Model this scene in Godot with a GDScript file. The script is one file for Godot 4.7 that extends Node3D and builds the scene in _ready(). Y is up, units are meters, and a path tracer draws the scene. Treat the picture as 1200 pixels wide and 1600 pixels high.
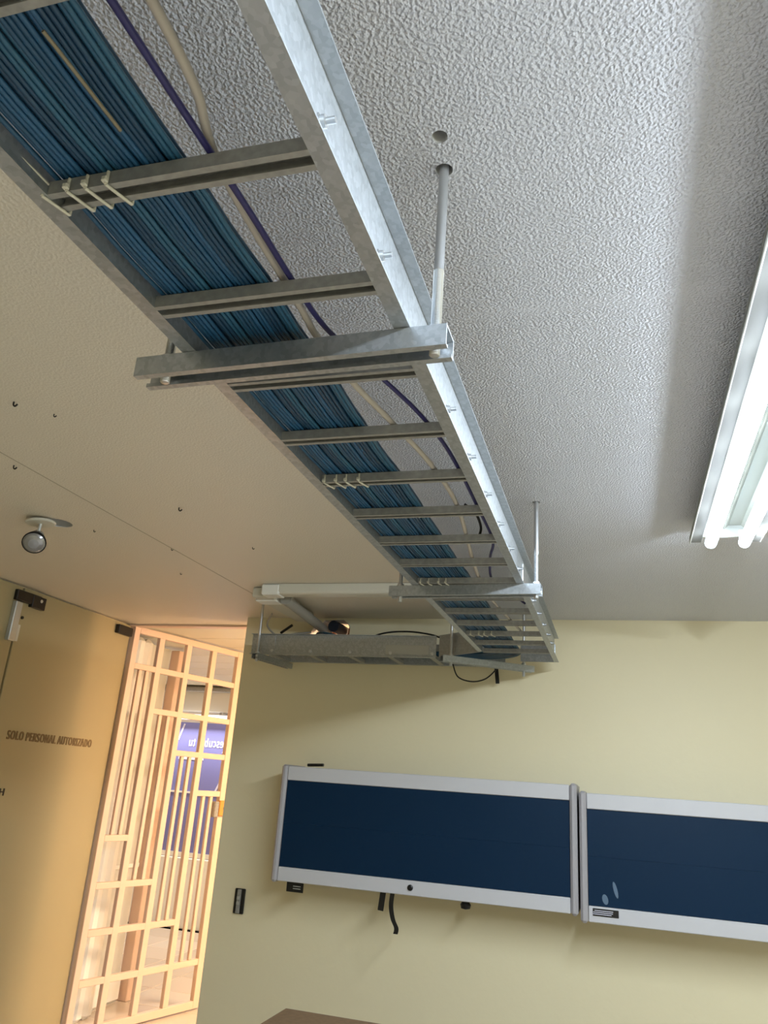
extends Node3D
# Heights in the helper V() are measured from the eye level of the photographer, 1.68 m above the floor.
const CY := 1.68
const HC := 1.0          # ceiling above eye level
const ZB := -4.65        # back wall
const XL := -3.48        # left panels
const LAMP_COLOR := Color(0.91, 0.96, 1.0)

var M := {}
var taken := {}
var rng := RandomNumberGenerator.new()

func V(x: float, y: float, z: float) -> Vector3:
	return Vector3(x, y + CY, z)

# ---------------------------------------------------------------- helpers
func mb() -> SurfaceTool:
	var st := SurfaceTool.new()
	st.begin(Mesh.PRIMITIVE_TRIANGLES)
	return st

func numbered(called: String) -> String:
	if not taken.has(called):
		taken[called] = 0
		return called
	taken[called] += 1
	return "%s_%03d" % [called, taken[called]]

func tag(o, label: String, category: String, group := "", kind := ""):
	o.set_meta("label", label)
	o.set_meta("category", category)
	if group != "": o.set_meta("group", group)
	if kind != "": o.set_meta("kind", kind)
	return o

func build(st: SurfaceTool, called: String, m: Material, parent: Node = null) -> MeshInstance3D:
	var o := MeshInstance3D.new()
	o.mesh = st.commit()
	o.material_override = m
	return hang(o, called, parent)

func use(mesh: Mesh, called: String, m: Material, parent: Node, at := Vector3.ZERO, turn := Vector3.ZERO) -> MeshInstance3D:
	var o := MeshInstance3D.new()
	o.mesh = mesh
	o.material_override = m
	o.position = at
	o.rotation = turn
	return hang(o, called, parent)

func hang(o, called: String, parent: Node):
	if parent == null:
		o.name = numbered(called)
		add_child(o)
	else:
		o.name = called
		parent.add_child(o, true)
	return o

func base(called: String, at: Vector3, label: String, category: String, group := "") -> Node3D:
	var o := Node3D.new()
	o.position = at
	o.name = numbered(called)
	add_child(o)
	tag(o, label, category, group)
	return o

func struct(called: String, st: SurfaceTool, m: Material) -> MeshInstance3D:
	var o := build(st, called, m)
	o.set_meta("kind", "structure")
	return o

func tri(st: SurfaceTool, a: Vector3, b: Vector3, c: Vector3, n: Vector3):
	if (c - a).cross(b - a).dot(n) < 0.0:
		var t := b
		b = c
		c = t
	st.set_normal(n); st.add_vertex(a)
	st.set_normal(n); st.add_vertex(b)
	st.set_normal(n); st.add_vertex(c)

func quad(st: SurfaceTool, a: Vector3, b: Vector3, c: Vector3, d: Vector3, want := Vector3.ZERO):
	var n := (c - a).cross(b - a).normalized()
	if want != Vector3.ZERO and n.dot(want) < 0.0:
		var t := b
		b = d; d = t
		n = -n
	tri(st, a, b, c, n)
	tri(st, a, c, d, n)

# box with chamfered edges (c = 0: plain)
func box(st: SurfaceTool, mid: Vector3, size: Vector3, c := 0.0, bas := Basis.IDENTITY):
	var h := size * 0.5
	if c <= 0.0:
		for ax in 3:
			for s in [-1.0, 1.0]:
				var u := (ax + 1) % 3
				var w := (ax + 2) % 3
				var p := []
				for k in [[-1, -1], [1, -1], [1, 1], [-1, 1]]:
					var q := Vector3.ZERO
					q[ax] = s * h[ax]; q[u] = k[0] * h[u]; q[w] = k[1] * h[w]
					p.append(mid + bas * q)
				var n := Vector3.ZERO
				n[ax] = s
				quad(st, p[0], p[1], p[2], p[3], bas * n)
		return
	c = min(c, min(h.x, min(h.y, h.z)) * 0.9)
	var corner := func(sx, sy, sz, ax):
		var q := Vector3(sx * h.x, sy * h.y, sz * h.z)
		for k in 3:
			if k != ax: q[k] -= sign(q[k]) * c
		return mid + bas * q
	for ax in 3:
		var u := (ax + 1) % 3
		var w := (ax + 2) % 3
		for s in [-1.0, 1.0]:
			var p := []
			for k in [[-1, -1], [1, -1], [1, 1], [-1, 1]]:
				var sg := Vector3.ZERO
				sg[ax] = s; sg[u] = k[0]; sg[w] = k[1]
				p.append(corner.call(sg.x, sg.y, sg.z, ax))
			var n := Vector3.ZERO
			n[ax] = s
			quad(st, p[0], p[1], p[2], p[3], bas * n)
		for su in [-1.0, 1.0]:
			for sw in [-1.0, 1.0]:
				var a := Vector3.ZERO
				var b := Vector3.ZERO
				a[ax] = -1; a[u] = su; a[w] = sw
				b[ax] = 1; b[u] = su; b[w] = sw
				var n2 := Vector3.ZERO
				n2[u] = su; n2[w] = sw
				quad(st, corner.call(a.x, a.y, a.z, u), corner.call(b.x, b.y, b.z, u), corner.call(b.x, b.y, b.z, w), corner.call(a.x, a.y, a.z, w), bas * n2)
	for sx in [-1.0, 1.0]:
		for sy in [-1.0, 1.0]:
			for sz in [-1.0, 1.0]:
				var a2: Vector3 = corner.call(sx, sy, sz, 0)
				var b2: Vector3 = corner.call(sx, sy, sz, 1)
				var c2: Vector3 = corner.call(sx, sy, sz, 2)
				var want := bas * Vector3(sx, sy, sz)
				var nn := (c2 - a2).cross(b2 - a2).normalized()
				if nn.dot(want) < 0.0:
					tri(st, a2, c2, b2, -nn)
				else:
					tri(st, a2, b2, c2, nn)

func span(st: SurfaceTool, x0: float, x1: float, y0: float, y1: float, z0: float, z1: float, c := 0.0):
	box(st, V((x0 + x1) / 2, (y0 + y1) / 2, (z0 + z1) / 2), Vector3(absf(x1 - x0), absf(y1 - y0), absf(z1 - z0)), c)

# tube along points
func tube(st: SurfaceTool, pts: PackedVector3Array, r: float, sides := 8, caps := true):
	var rings := []
	var ref := Vector3(0.31, 1.0, 0.17).normalized()
	for i in pts.size():
		var d: Vector3
		if i == 0: d = pts[1] - pts[0]
		elif i == pts.size() - 1: d = pts[i] - pts[i - 1]
		else: d = pts[i + 1] - pts[i - 1]
		d = d.normalized()
		var a := d.cross(ref)
		if a.length() < 0.1: a = d.cross(Vector3(1, 0, 0))
		a = a.normalized()
		var b := d.cross(a)
		var ring := []
		for k in sides:
			var t := TAU * k / sides
			ring.append(a * cos(t) + b * sin(t))
		rings.append(ring)
	for i in pts.size() - 1:
		for k in sides:
			var k2 := (k + 1) % sides
			var n00: Vector3 = rings[i][k]
			var n01: Vector3 = rings[i][k2]
			var n10: Vector3 = rings[i + 1][k]
			var n11: Vector3 = rings[i + 1][k2]
			var go: Vector3 = (pts[i + 1] - pts[i]).cross(n01 - n00)
			var order := [[n00, pts[i]], [n10, pts[i + 1]], [n11, pts[i + 1]], [n00, pts[i]], [n11, pts[i + 1]], [n01, pts[i]]]
			if go.dot(n00 + n01) > 0.0:
				order = [[n00, pts[i]], [n11, pts[i + 1]], [n10, pts[i + 1]], [n00, pts[i]], [n01, pts[i]], [n11, pts[i + 1]]]
			for q in order:
				st.set_normal(q[0])
				st.add_vertex(q[1] + q[0] * r)
	if caps:
		for e in [0, pts.size() - 1]:
			var n: Vector3 = (pts[0] - pts[1]).normalized() if e == 0 else (pts[e] - pts[e - 1]).normalized()
			for k in sides:
				tri(st, pts[e], pts[e] + rings[e][k] * r, pts[e] + rings[e][(k + 1) % sides] * r, n)

# lathe: profile of (radius, height) round the y axis of bas, from at
func lathe(st: SurfaceTool, prof: Array, at: Vector3, sides := 16, bas := Basis.IDENTITY):
	var area := 0.0
	for i in prof.size():
		var pa: Vector2 = prof[i]
		var pb: Vector2 = prof[(i + 1) % prof.size()]
		area += pa.x * pb.y - pb.x * pa.y
	var way := 1.0 if area > 0.0 else -1.0
	for i in prof.size() - 1:
		var a: Vector2 = prof[i]
		var b: Vector2 = prof[i + 1]
		var e := b - a
		var nl := Vector2(e.y, -e.x).normalized() * way
		for k in sides:
			var t0 := TAU * k / sides
			var t1 := TAU * (k + 1) / sides
			var c0 := Vector3(cos(t0), 0, sin(t0))
			var c1 := Vector3(cos(t1), 0, sin(t1))
			var n0 := bas * (c0 * nl.x + Vector3(0, nl.y, 0))
			var n1 := bas * (c1 * nl.x + Vector3(0, nl.y, 0))
			var p := [at + bas * (c0 * a.x + Vector3(0, a.y, 0)), at + bas * (c1 * a.x + Vector3(0, a.y, 0)), at + bas * (c1 * b.x + Vector3(0, b.y, 0)), at + bas * (c0 * b.x + Vector3(0, b.y, 0))]
			var g1: Vector3 = (p[1] - p[0]).cross(p[2] - p[0]) + (p[2] - p[0]).cross(p[3] - p[0])
			var order := [[0, n0], [2, n1], [1, n1], [0, n0], [3, n0], [2, n1]]
			if g1.dot(n0 + n1) < 0.0:
				order = [[0, n0], [1, n1], [2, n1], [0, n0], [2, n1], [3, n0]]
			for q in order:
				st.set_normal(q[1])
				st.add_vertex(p[q[0]])

# a closed outline (2D) swept straight from a to b; ax, ay are the outline's axes
func prism(st: SurfaceTool, outline: PackedVector2Array, a: Vector3, b: Vector3, ax: Vector3, ay: Vector3):
	var n := outline.size()
	var ccw := 0.0
	for i in n:
		var p := outline[i]
		var q := outline[(i + 1) % n]
		ccw += p.x * q.y - q.x * p.y
	for i in n:
		var p := outline[i]
		var q := outline[(i + 1) % n]
		var e := q - p
		var nn := Vector2(e.y, -e.x) * (1.0 if ccw > 0.0 else -1.0)
		quad(st, a + ax * p.x + ay * p.y, a + ax * q.x + ay * q.y, b + ax * q.x + ay * q.y, b + ax * p.x + ay * p.y, ax * nn.x + ay * nn.y)
	var idx := Geometry2D.triangulate_polygon(outline)
	for k in range(0, idx.size(), 3):
		var t := []
		for j in 3:
			var o := outline[idx[k + j]]
			t.append(ax * o.x + ay * o.y)
		var dir := (b - a).normalized()
		tri(st, a + t[0], a + t[1], a + t[2], -dir)
		tri(st, b + t[0], b + t[1], b + t[2], dir)

func spline(ctrl: Array, per := 8) -> PackedVector3Array:
	var out := PackedVector3Array()
	for i in ctrl.size() - 1:
		var p0: Vector3 = ctrl[max(i - 1, 0)]
		var p1: Vector3 = ctrl[i]
		var p2: Vector3 = ctrl[i + 1]
		var p3: Vector3 = ctrl[min(i + 2, ctrl.size() - 1)]
		for k in per:
			out.append(p1.cubic_interpolate(p2, p0, p3, float(k) / per))
	out.append(ctrl[-1])
	return out

# ---------------------------------------------------------------- materials
func noise_tex(seed_: int, freq: float, size: int, ramp: Array, kind := FastNoiseLite.TYPE_SIMPLEX_SMOOTH, oct := 4) -> ImageTexture:
	var n := FastNoiseLite.new()
	n.seed = seed_
	n.noise_type = kind
	n.frequency = freq
	n.fractal_octaves = oct
	if kind == FastNoiseLite.TYPE_CELLULAR:
		n.cellular_return_type = FastNoiseLite.RETURN_CELL_VALUE
		n.fractal_type = FastNoiseLite.FRACTAL_NONE
	var im := n.get_seamless_image(size, size, false, false, 0.1, true)
	im.convert(Image.FORMAT_RGB8)
	var d := im.get_data()
	var c0: Color = ramp[0]
	var c1: Color = ramp[1]
	var pw: float = ramp[2] if ramp.size() > 2 else 1.0
	var lut := []
	for i in 256:
		lut.append(c0.lerp(c1, pow(i / 255.0, pw)))
	for i in range(0, d.size(), 3):
		var c: Color = lut[d[i]]
		d[i] = int(c.r * 255); d[i + 1] = int(c.g * 255); d[i + 2] = int(c.b * 255)
	return ImageTexture.create_from_image(Image.create_from_data(size, size, false, Image.FORMAT_RGB8, d))

func mat(c: Color, rough := 0.6, metal := 0.0) -> StandardMaterial3D:
	var m := StandardMaterial3D.new()
	m.albedo_color = c
	m.roughness = rough
	m.metallic = metal
	return m

func textured(m: StandardMaterial3D, t: Texture2D, scale_: float, world := true):
	m.albedo_texture = t
	m.uv1_triplanar = true
	m.uv1_world_triplanar = world
	m.uv1_scale = Vector3.ONE * scale_
	return m

func relief(m: StandardMaterial3D, t: Texture2D, scale_: float, cm: float):
	m.heightmap_enabled = true
	m.heightmap_texture = t
	m.heightmap_scale = cm
	m.uv1_triplanar = true
	m.uv1_world_triplanar = true
	m.uv1_scale = Vector3.ONE * scale_
	return m

func glow(c: Color, e: float) -> StandardMaterial3D:
	var m := mat(c, 0.5)
	m.emission_enabled = true
	m.emission = c
	m.emission_energy_multiplier = e
	return m

func make_materials():
	var stucco := noise_tex(7, 0.12, 1024, [Color(0, 0, 0), Color(1, 1, 1), 1.6], FastNoiseLite.TYPE_SIMPLEX_SMOOTH, 4)
	var plaster := noise_tex(11, 0.02, 512, [Color(0, 0, 0), Color(1, 1, 1)], FastNoiseLite.TYPE_SIMPLEX_SMOOTH, 4)
	M.ceiling = relief(mat(Color(0.83, 0.84, 0.88), 0.4), stucco, 1.0, 0.55)
	M.ceiling_smooth = relief(mat(Color(0.86, 0.83, 0.77), 0.55), stucco, 0.8, 0.12)
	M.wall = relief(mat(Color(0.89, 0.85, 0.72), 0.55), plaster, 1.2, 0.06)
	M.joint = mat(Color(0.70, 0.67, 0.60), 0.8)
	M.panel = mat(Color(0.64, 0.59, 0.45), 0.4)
	M.hall_wall = mat(Color(0.88, 0.85, 0.80), 0.6)
	M.floor = mat(Color(0.75, 0.71, 0.66), 0.5)
	M.tile = [mat(Color(0.85, 0.80, 0.74), 0.2), mat(Color(0.82, 0.77, 0.71), 0.2), mat(Color(0.87, 0.83, 0.77), 0.2)]
	M.grout = mat(Color(0.45, 0.42, 0.38), 0.9)
	M.plank = mat(Color(0.88, 0.86, 0.78), 0.6)
	var zinc := noise_tex(23, 0.03, 512, [Color(0.66, 0.68, 0.70), Color(0.74, 0.76, 0.78)], FastNoiseLite.TYPE_CELLULAR)
	M.zinc = textured(mat(Color(1, 1, 1), 0.42, 0.85), zinc, 9.0)
	var dull := noise_tex(29, 0.02, 512, [Color(0.57, 0.57, 0.56), Color(0.66, 0.66, 0.65)], FastNoiseLite.TYPE_SIMPLEX_SMOOTH, 4)
	M.dull_zinc = textured(mat(Color(1, 1, 1), 0.5, 0.45), dull, 5.0)
	M.bolt = mat(Color(0.82, 0.83, 0.84), 0.3, 0.9)
	M.blue = []
	for c in [Color(0.11, 0.29, 0.42), Color(0.13, 0.33, 0.48), Color(0.09, 0.25, 0.37), Color(0.15, 0.35, 0.47)]:
		M.blue.append(mat(c, 0.42))
	M.purple = mat(Color(0.16, 0.15, 0.38), 0.45)
	M.grey_cable = mat(Color(0.72, 0.69, 0.65), 0.5)
	M.tan_cable = mat(Color(0.52, 0.48, 0.40), 0.5)
	M.black = mat(Color(0.03, 0.03, 0.032), 0.4)
	M.black_rough = mat(Color(0.025, 0.025, 0.025), 0.8)
	M.tie = mat(Color(0.80, 0.79, 0.74), 0.5)
	M.white = mat(Color(0.90, 0.90, 0.88), 0.4)
	M.duct = mat(Color(0.80, 0.79, 0.74), 0.4)
	M.pipe = mat(Color(0.60, 0.59, 0.56), 0.5)
	M.enamel = mat(Color(0.50, 0.50, 0.46), 0.4)
	M.trim_steel = mat(Color(0.40, 0.40, 0.39), 0.55)
	M.lip = mat(Color(0.80, 0.81, 0.80), 0.3, 0.4)
	M.tube = glow(Color(0.90, 0.96, 1.0), 1.6)
	M.gate = mat(Color(0.86, 0.75, 0.67), 0.45)
	M.brass = mat(Color(0.86, 0.62, 0.32), 0.35, 0.3)
	M.cab_frame = mat(Color(0.76, 0.76, 0.78), 0.45)
	M.cab_edge = mat(Color(0.64, 0.63, 0.65), 0.45)
	M.cab_blue = mat(Color(0.04, 0.15, 0.25), 0.45)
	M.cab_blue.metallic_specular = 0.25
	M.dark = mat(Color(0.05, 0.045, 0.04), 0.9)
	M.desk = textured(mat(Color(1, 1, 1), 0.5), noise_tex(41, 0.03, 512, [Color(0.46, 0.37, 0.28), Color(0.54, 0.44, 0.33)]), 2.0)
	M.letter = mat(Color(0.45, 0.36, 0.22), 0.6)
	M.letter_dark = mat(Color(0.16, 0.12, 0.06), 0.6)
	M.silver = mat(Color(0.72, 0.73, 0.72), 0.35, 0.5)
	M.poster = mat(Color(0.46, 0.47, 0.70), 0.5)
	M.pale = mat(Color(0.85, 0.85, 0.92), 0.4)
	M.grey_panel = mat(Color(0.80, 0.80, 0.77), 0.35)
	M.lens = mat(Color(0.60, 0.60, 0.61), 0.15, 0.6)
	M.navy = mat(Color(0.04, 0.08, 0.14), 0.7)
	M.skin_cloth = mat(Color(0.88, 0.62, 0.47), 0.7)

# ---------------------------------------------------------------- scene
func _ready():
	rng.seed = 20
	# camera
	var cam := Camera3D.new()
	cam.name = "camera"
	cam.fov = rad_to_deg(2.0 * atan(800.0 / 1202.0))
	cam.near = 0.02
	cam.transform = Transform3D(Basis(Vector3(0.957587, 0.067553, -0.280114), Vector3(0.032769, 0.940292, 0.338787), Vector3(0.286275, -0.333597, 0.898198)), Vector3(0, CY, 0))
	add_child(cam)
	cam.current = true
	# environment
	var we := WorldEnvironment.new()
	we.name = "environment"
	var env := Environment.new()
	env.background_mode = Environment.BG_COLOR
	env.background_color = Color(0.02, 0.02, 0.022)
	env.tonemap_mode = Environment.TONE_MAPPER_LINEAR
	env.tonemap_exposure = 1.5
	env.sdfgi_enabled = true
	env.ssao_enabled = true
	env.ssil_enabled = true
	we.environment = env
	add_child(we)

	make_materials()
	structure()
	hall()
	gate()
	fixture(Vector3(0.383, HC + CY, -2.035), 1.73, 1.0, "white twin tube fluorescent fixture on the textured ceiling at the right")
	fixture(Vector3(0.383, HC + CY, -0.29), 1.73, 1.0, "white twin tube fluorescent fixture continuing the row above the photographer")
	hall_lamp()
	main_tray()
	side_tray()
	hangers()
	cables()
	ties()
	ceiling_ducts()
	cabinets()
	spot_lamp()
	left_wall_things()
	small_things()

func csg_hole(parent: Node, shape: CSGPrimitive3D, at: Vector3):
	shape.operation = CSGShape3D.OPERATION_SUBTRACTION
	shape.position = at
	parent.add_child(shape)

func structure():
	# two ceiling boards with the real holes the photograph shows: rough stucco, and a smoother board left of the ladder
	for part in [["ceiling", -1.0, 1.95, M.ceiling, [[-0.252, -0.945, 0.013], [-0.260, -1.017, 0.015], [-0.268, -2.646, 0.013]]], ["ceiling_left", -3.7, -1.0, M.ceiling_smooth, [[-2.375, -2.69, 0.062]]]]:
		var ce := CSGBox3D.new()
		var mx: float = (part[1] + part[2]) / 2
		ce.size = Vector3(part[2] - part[1], 0.14, 7.6)
		ce.position = V(mx, HC + 0.07, -1.25)
		ce.material = part[3]
		ce.name = numbered(part[0])
		ce.set_meta("kind", "structure")
		for h in part[4]:
			var cy := CSGCylinder3D.new()
			cy.radius = h[2]
			cy.height = 0.2
			cy.sides = 20
			csg_hole(ce, cy, Vector3(h[0] - mx, -0.05 + (0.04 if h[2] < 0.05 else 0.06), h[1] + 1.25))
		add_child(ce)
	var sm := mb()
	span(sm, -2.044, -2.036, HC - 0.0005, HC + 0.002, -4.6, 2.05)
	var seam := struct("trim_1", sm, M.joint)
	seam.set_meta("label", "faint joint strip between two ceiling boards")
	var f := mb()
	span(f, -3.7, 1.95, -CY - 0.12, -CY, -5.05, 2.24)
	struct("floor", f, M.floor)
	# back wall with the doorway and the broken cable hole
	var bw := CSGBox3D.new()
	bw.size = Vector3(6.3, 2.9, 0.16)
	bw.position = V(-0.55, -0.30, ZB - 0.08)
	bw.material = M.wall
	bw.name = numbered("wall_back")
	bw.set_meta("kind", "structure")
	var door := CSGBox3D.new()
	door.size = Vector3(1.4, 3.2, 0.5)
	csg_hole(bw, door, Vector3(-3.09 + 0.55, 0.0, 0))
	var hole := CSGPolygon3D.new()
	hole.polygon = PackedVector2Array([Vector2(-1.93, 0.90), Vector2(-1.90, 0.945), Vector2(-1.86, 0.935), Vector2(-1.835, 0.985), Vector2(-1.70, 0.99), Vector2(-1.672, 0.965), Vector2(-1.655, 0.93), Vector2(-1.66, 0.80), Vector2(-1.90, 0.80)])
	hole.depth = 0.5
	csg_hole(bw, hole, Vector3(0.55, 0.30, 0.25))
	add_child(bw)
	var r := mb()
	span(r, 1.95, 2.09, -CY, HC, ZB - 0.1, 2.25)
	struct("wall_right", r, M.wall)
	var fr := mb()
	span(fr, -3.7, 1.95, -CY, HC, 2.1, 2.24)
	struct("wall_front", fr, M.wall)
	var l := mb()
	span(l, XL - 0.16, XL - 0.03, -CY, HC, -4.93, 2.24)
	var wl := struct("wall_left", l, M.wall)
	# smooth panels that stand a little proud of the left wall and stop short of the ceiling
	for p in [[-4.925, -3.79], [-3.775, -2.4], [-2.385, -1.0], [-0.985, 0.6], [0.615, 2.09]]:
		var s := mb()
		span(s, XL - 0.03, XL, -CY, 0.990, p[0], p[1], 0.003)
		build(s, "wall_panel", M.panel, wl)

func hall():
	var f := mb()
	span(f, -6.8, 0.6, -CY - 0.14, -CY - 0.012, -8.7, -5.05)
	var fl := struct("floor_hall", f, M.grout)
	var tm := mb()
	box(tm, Vector3.ZERO, Vector3(0.444, 0.014, 0.444), 0.003)
	var tile := tm.commit()
	for i in 9:
		for j in 8:
			use(tile, "floor_tile", M.tile[(i * 5 + j * 7 + i * j) % 3], fl, V(-6.2 + i * 0.45, -CY - 0.006, -5.275 - j * 0.45))
	var c := mb()
	span(c, -6.8, 0.6, HC + 0.03, HC + 0.15, -8.8, -5.05)
	var ce := struct("ceiling_hall", c, M.hall_wall)
	var pm := mb()
	box(pm, Vector3.ZERO, Vector3(7.3, 0.024, 0.412), 0.004)
	var plank := pm.commit()
	for j in 9:
		use(plank, "ceiling_plank", M.plank, ce, V(-3.1, HC + 0.018, -5.26 - j * 0.425))
	var w := mb()
	span(w, -6.8, 0.6, -CY, HC + 0.1, -8.95, -8.8)
	var sf := struct("wall_hall_back", w, M.hall_wall)
	var pl := mb()
	span(pl, -6.8, 0.6, -CY, -0.95, -8.8, -8.72, 0.01)
	build(pl, "plinth", M.white, sf)
	var r := mb()
	span(r, 0.6, 0.75, -CY, HC + 0.1, -8.9, -4.8)
	struct("wall_hall_right", r, M.hall_wall)
	var l := mb()
	span(l, -6.95, -6.8, -CY, HC + 0.1, -8.9, -4.8)
	struct("wall_hall_left", l, M.hall_wall)
	var b := mb()
	span(b, -6.8, XL - 0.16, -CY, HC + 0.1, -4.93, -4.8)
	struct("wall_hall_front", b, M.hall_wall)
	# partition just behind the gate: pilaster, grey door leaf in its frame, end post
	var pt := base("partition_screen", V(-3.75, -CY, -5.5), "white and grey partition with a panelled leaf seen behind the gate bars", "partition")
	for q in [[0.185, 0.115], [0.068, 0.105]]:
		var p1 := mb()
		box(p1, Vector3(0.05, 1.33, q[0]), Vector3(0.16, 2.66, q[1]), 0.03)
		build(p1, "pilaster", M.white, pt)
	var p2 := mb()
	box(p2, Vector3(0.0, 1.33, -0.20), Vector3(0.03, 2.66, 0.43), 0.004)
	build(p2, "grey_leaf", M.grey_panel, pt)
	for q in [[0.95, 0.03], [0.10, 0.16]]:
		var p3 := mb()
		box(p3, Vector3(0.02, q[0], -0.20), Vector3(0.03, q[1], 0.43), 0.004)
		build(p3, "leaf_rail", M.white, pt)
	var p4 := mb()
	box(p4, Vector3(0.045, 1.33, -0.51), Vector3(0.09, 2.66, 0.14), 0.006)
	build(p4, "end_post", M.gate, pt)
	# shop front: fascia shelf, blue poster with reversed lettering
	var fs := base("shop_fascia", V(-4.6, 0.62, -8.72), "grey shop fascia with a lit white rail above the blue poster", "fascia")
	var fa := mb()
	box(fa, Vector3(0, 0.22, 0.0), Vector3(3.2, 0.30, 0.12), 0.01)
	build(fa, "fascia_board", M.grey_panel, fs)
	var fb := mb()
	box(fb, Vector3(0, 0.0, 0.13), Vector3(3.0, 0.06, 0.10), 0.01)
	build(fb, "light_rail", glow(Color(1.0, 0.97, 0.94), 1.2), fs)
	for x in [-1.3, 0.0, 1.3]:
		var br := mb()
		box(br, Vector3(x, 0.04, 0.07), Vector3(0.04, 0.05, 0.16), 0.004)
		build(br, "bracket", M.dull_zinc, fs)
	var sl := AreaLight3D.new()
	sl.name = "rail_light"
	sl.area_size = Vector2(2.9, 0.08)
	sl.light_color = Color(1.0, 0.97, 0.94)
	sl.light_energy = 2.6
	sl.area_range = 14.0
	sl.shadow_enabled = true
	sl.position = Vector3(0, -0.05, 0.16)
	sl.rotation.x = -PI / 2 - 0.35
	fs.add_child(sl, true)
	var fc := mb()
	box(fc, Vector3(0, 0.33, 0.09), Vector3(3.2, 0.05, 0.05), 0.01)
	build(fc, "upper_rail", M.dull_zinc, fs)
	var po := base("shop_poster", V(-4.6, -0.94, -8.77), "large blue shop window poster with pale reversed lettering beyond the gate", "poster")
	var pa := mb()
	box(pa, Vector3(0, 0.755, 0), Vector3(2.6, 1.50, 0.03), 0.004)
	build(pa, "sheet", M.poster, po)
	lettering("Descubre tu", po, Vector3(-0.21, 1.275, 0.019), Vector3(0, PI, 0), 0.53, 0.105, M.pale, false)
	lettering("N", po, Vector3(0.065, 1.12, 0.019), Vector3(0, PI, 0), 0.085, 0.10, M.pale, false)
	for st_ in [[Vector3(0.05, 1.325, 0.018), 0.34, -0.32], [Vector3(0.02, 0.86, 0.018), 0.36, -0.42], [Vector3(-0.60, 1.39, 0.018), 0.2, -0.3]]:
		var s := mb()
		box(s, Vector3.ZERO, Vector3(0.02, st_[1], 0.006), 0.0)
		var o := build(s, "reflection_stripe", M.pale, po)  # pale strips drawn in as lamp reflections in the shop glass
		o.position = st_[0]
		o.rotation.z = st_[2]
	var band := mb()
	box(band, Vector3(-0.42, 1.10, 0.018), Vector3(0.34, 0.06, 0.006))
	build(band, "printed_band", M.pale, po)
	var bd2 := mb()
	box(bd2, Vector3(0, 0.70, 0.02), Vector3(2.6, 0.02, 0.01))
	box(bd2, Vector3(0, 0.02, 0.02), Vector3(2.6, 0.05, 0.02))
	build(bd2, "sill_strip", M.white, po)

func lettering(words: String, parent: Node, at: Vector3, turn: Vector3, wide: float, high: float, m: Material, top := true, called := "lettering"):
	var t := TextMesh.new()
	t.text = words
	var f := SystemFont.new()
	f.font_names = PackedStringArray(["Droid Sans Bold", "Droid Sans"])
	f.font_weight = 700
	t.font = f
	t.font_size = 64
	t.pixel_size = 0.002
	t.depth = 0.01
	t.horizontal_alignment = HORIZONTAL_ALIGNMENT_CENTER
	t.vertical_alignment = VERTICAL_ALIGNMENT_CENTER
	var bb := t.get_aabb()
	var o := MeshInstance3D.new()
	o.mesh = t
	o.material_override = m
	o.rotation = turn
	o.scale = Vector3(wide / bb.size.x, high / bb.size.y, 0.2)
	o.position = at - Basis.from_euler(turn) * (Vector3(bb.get_center().x * o.scale.x, bb.get_center().y * o.scale.y, 0))
	if top:
		return hang(o, called, null)
	return hang(o, called, parent)

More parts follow.
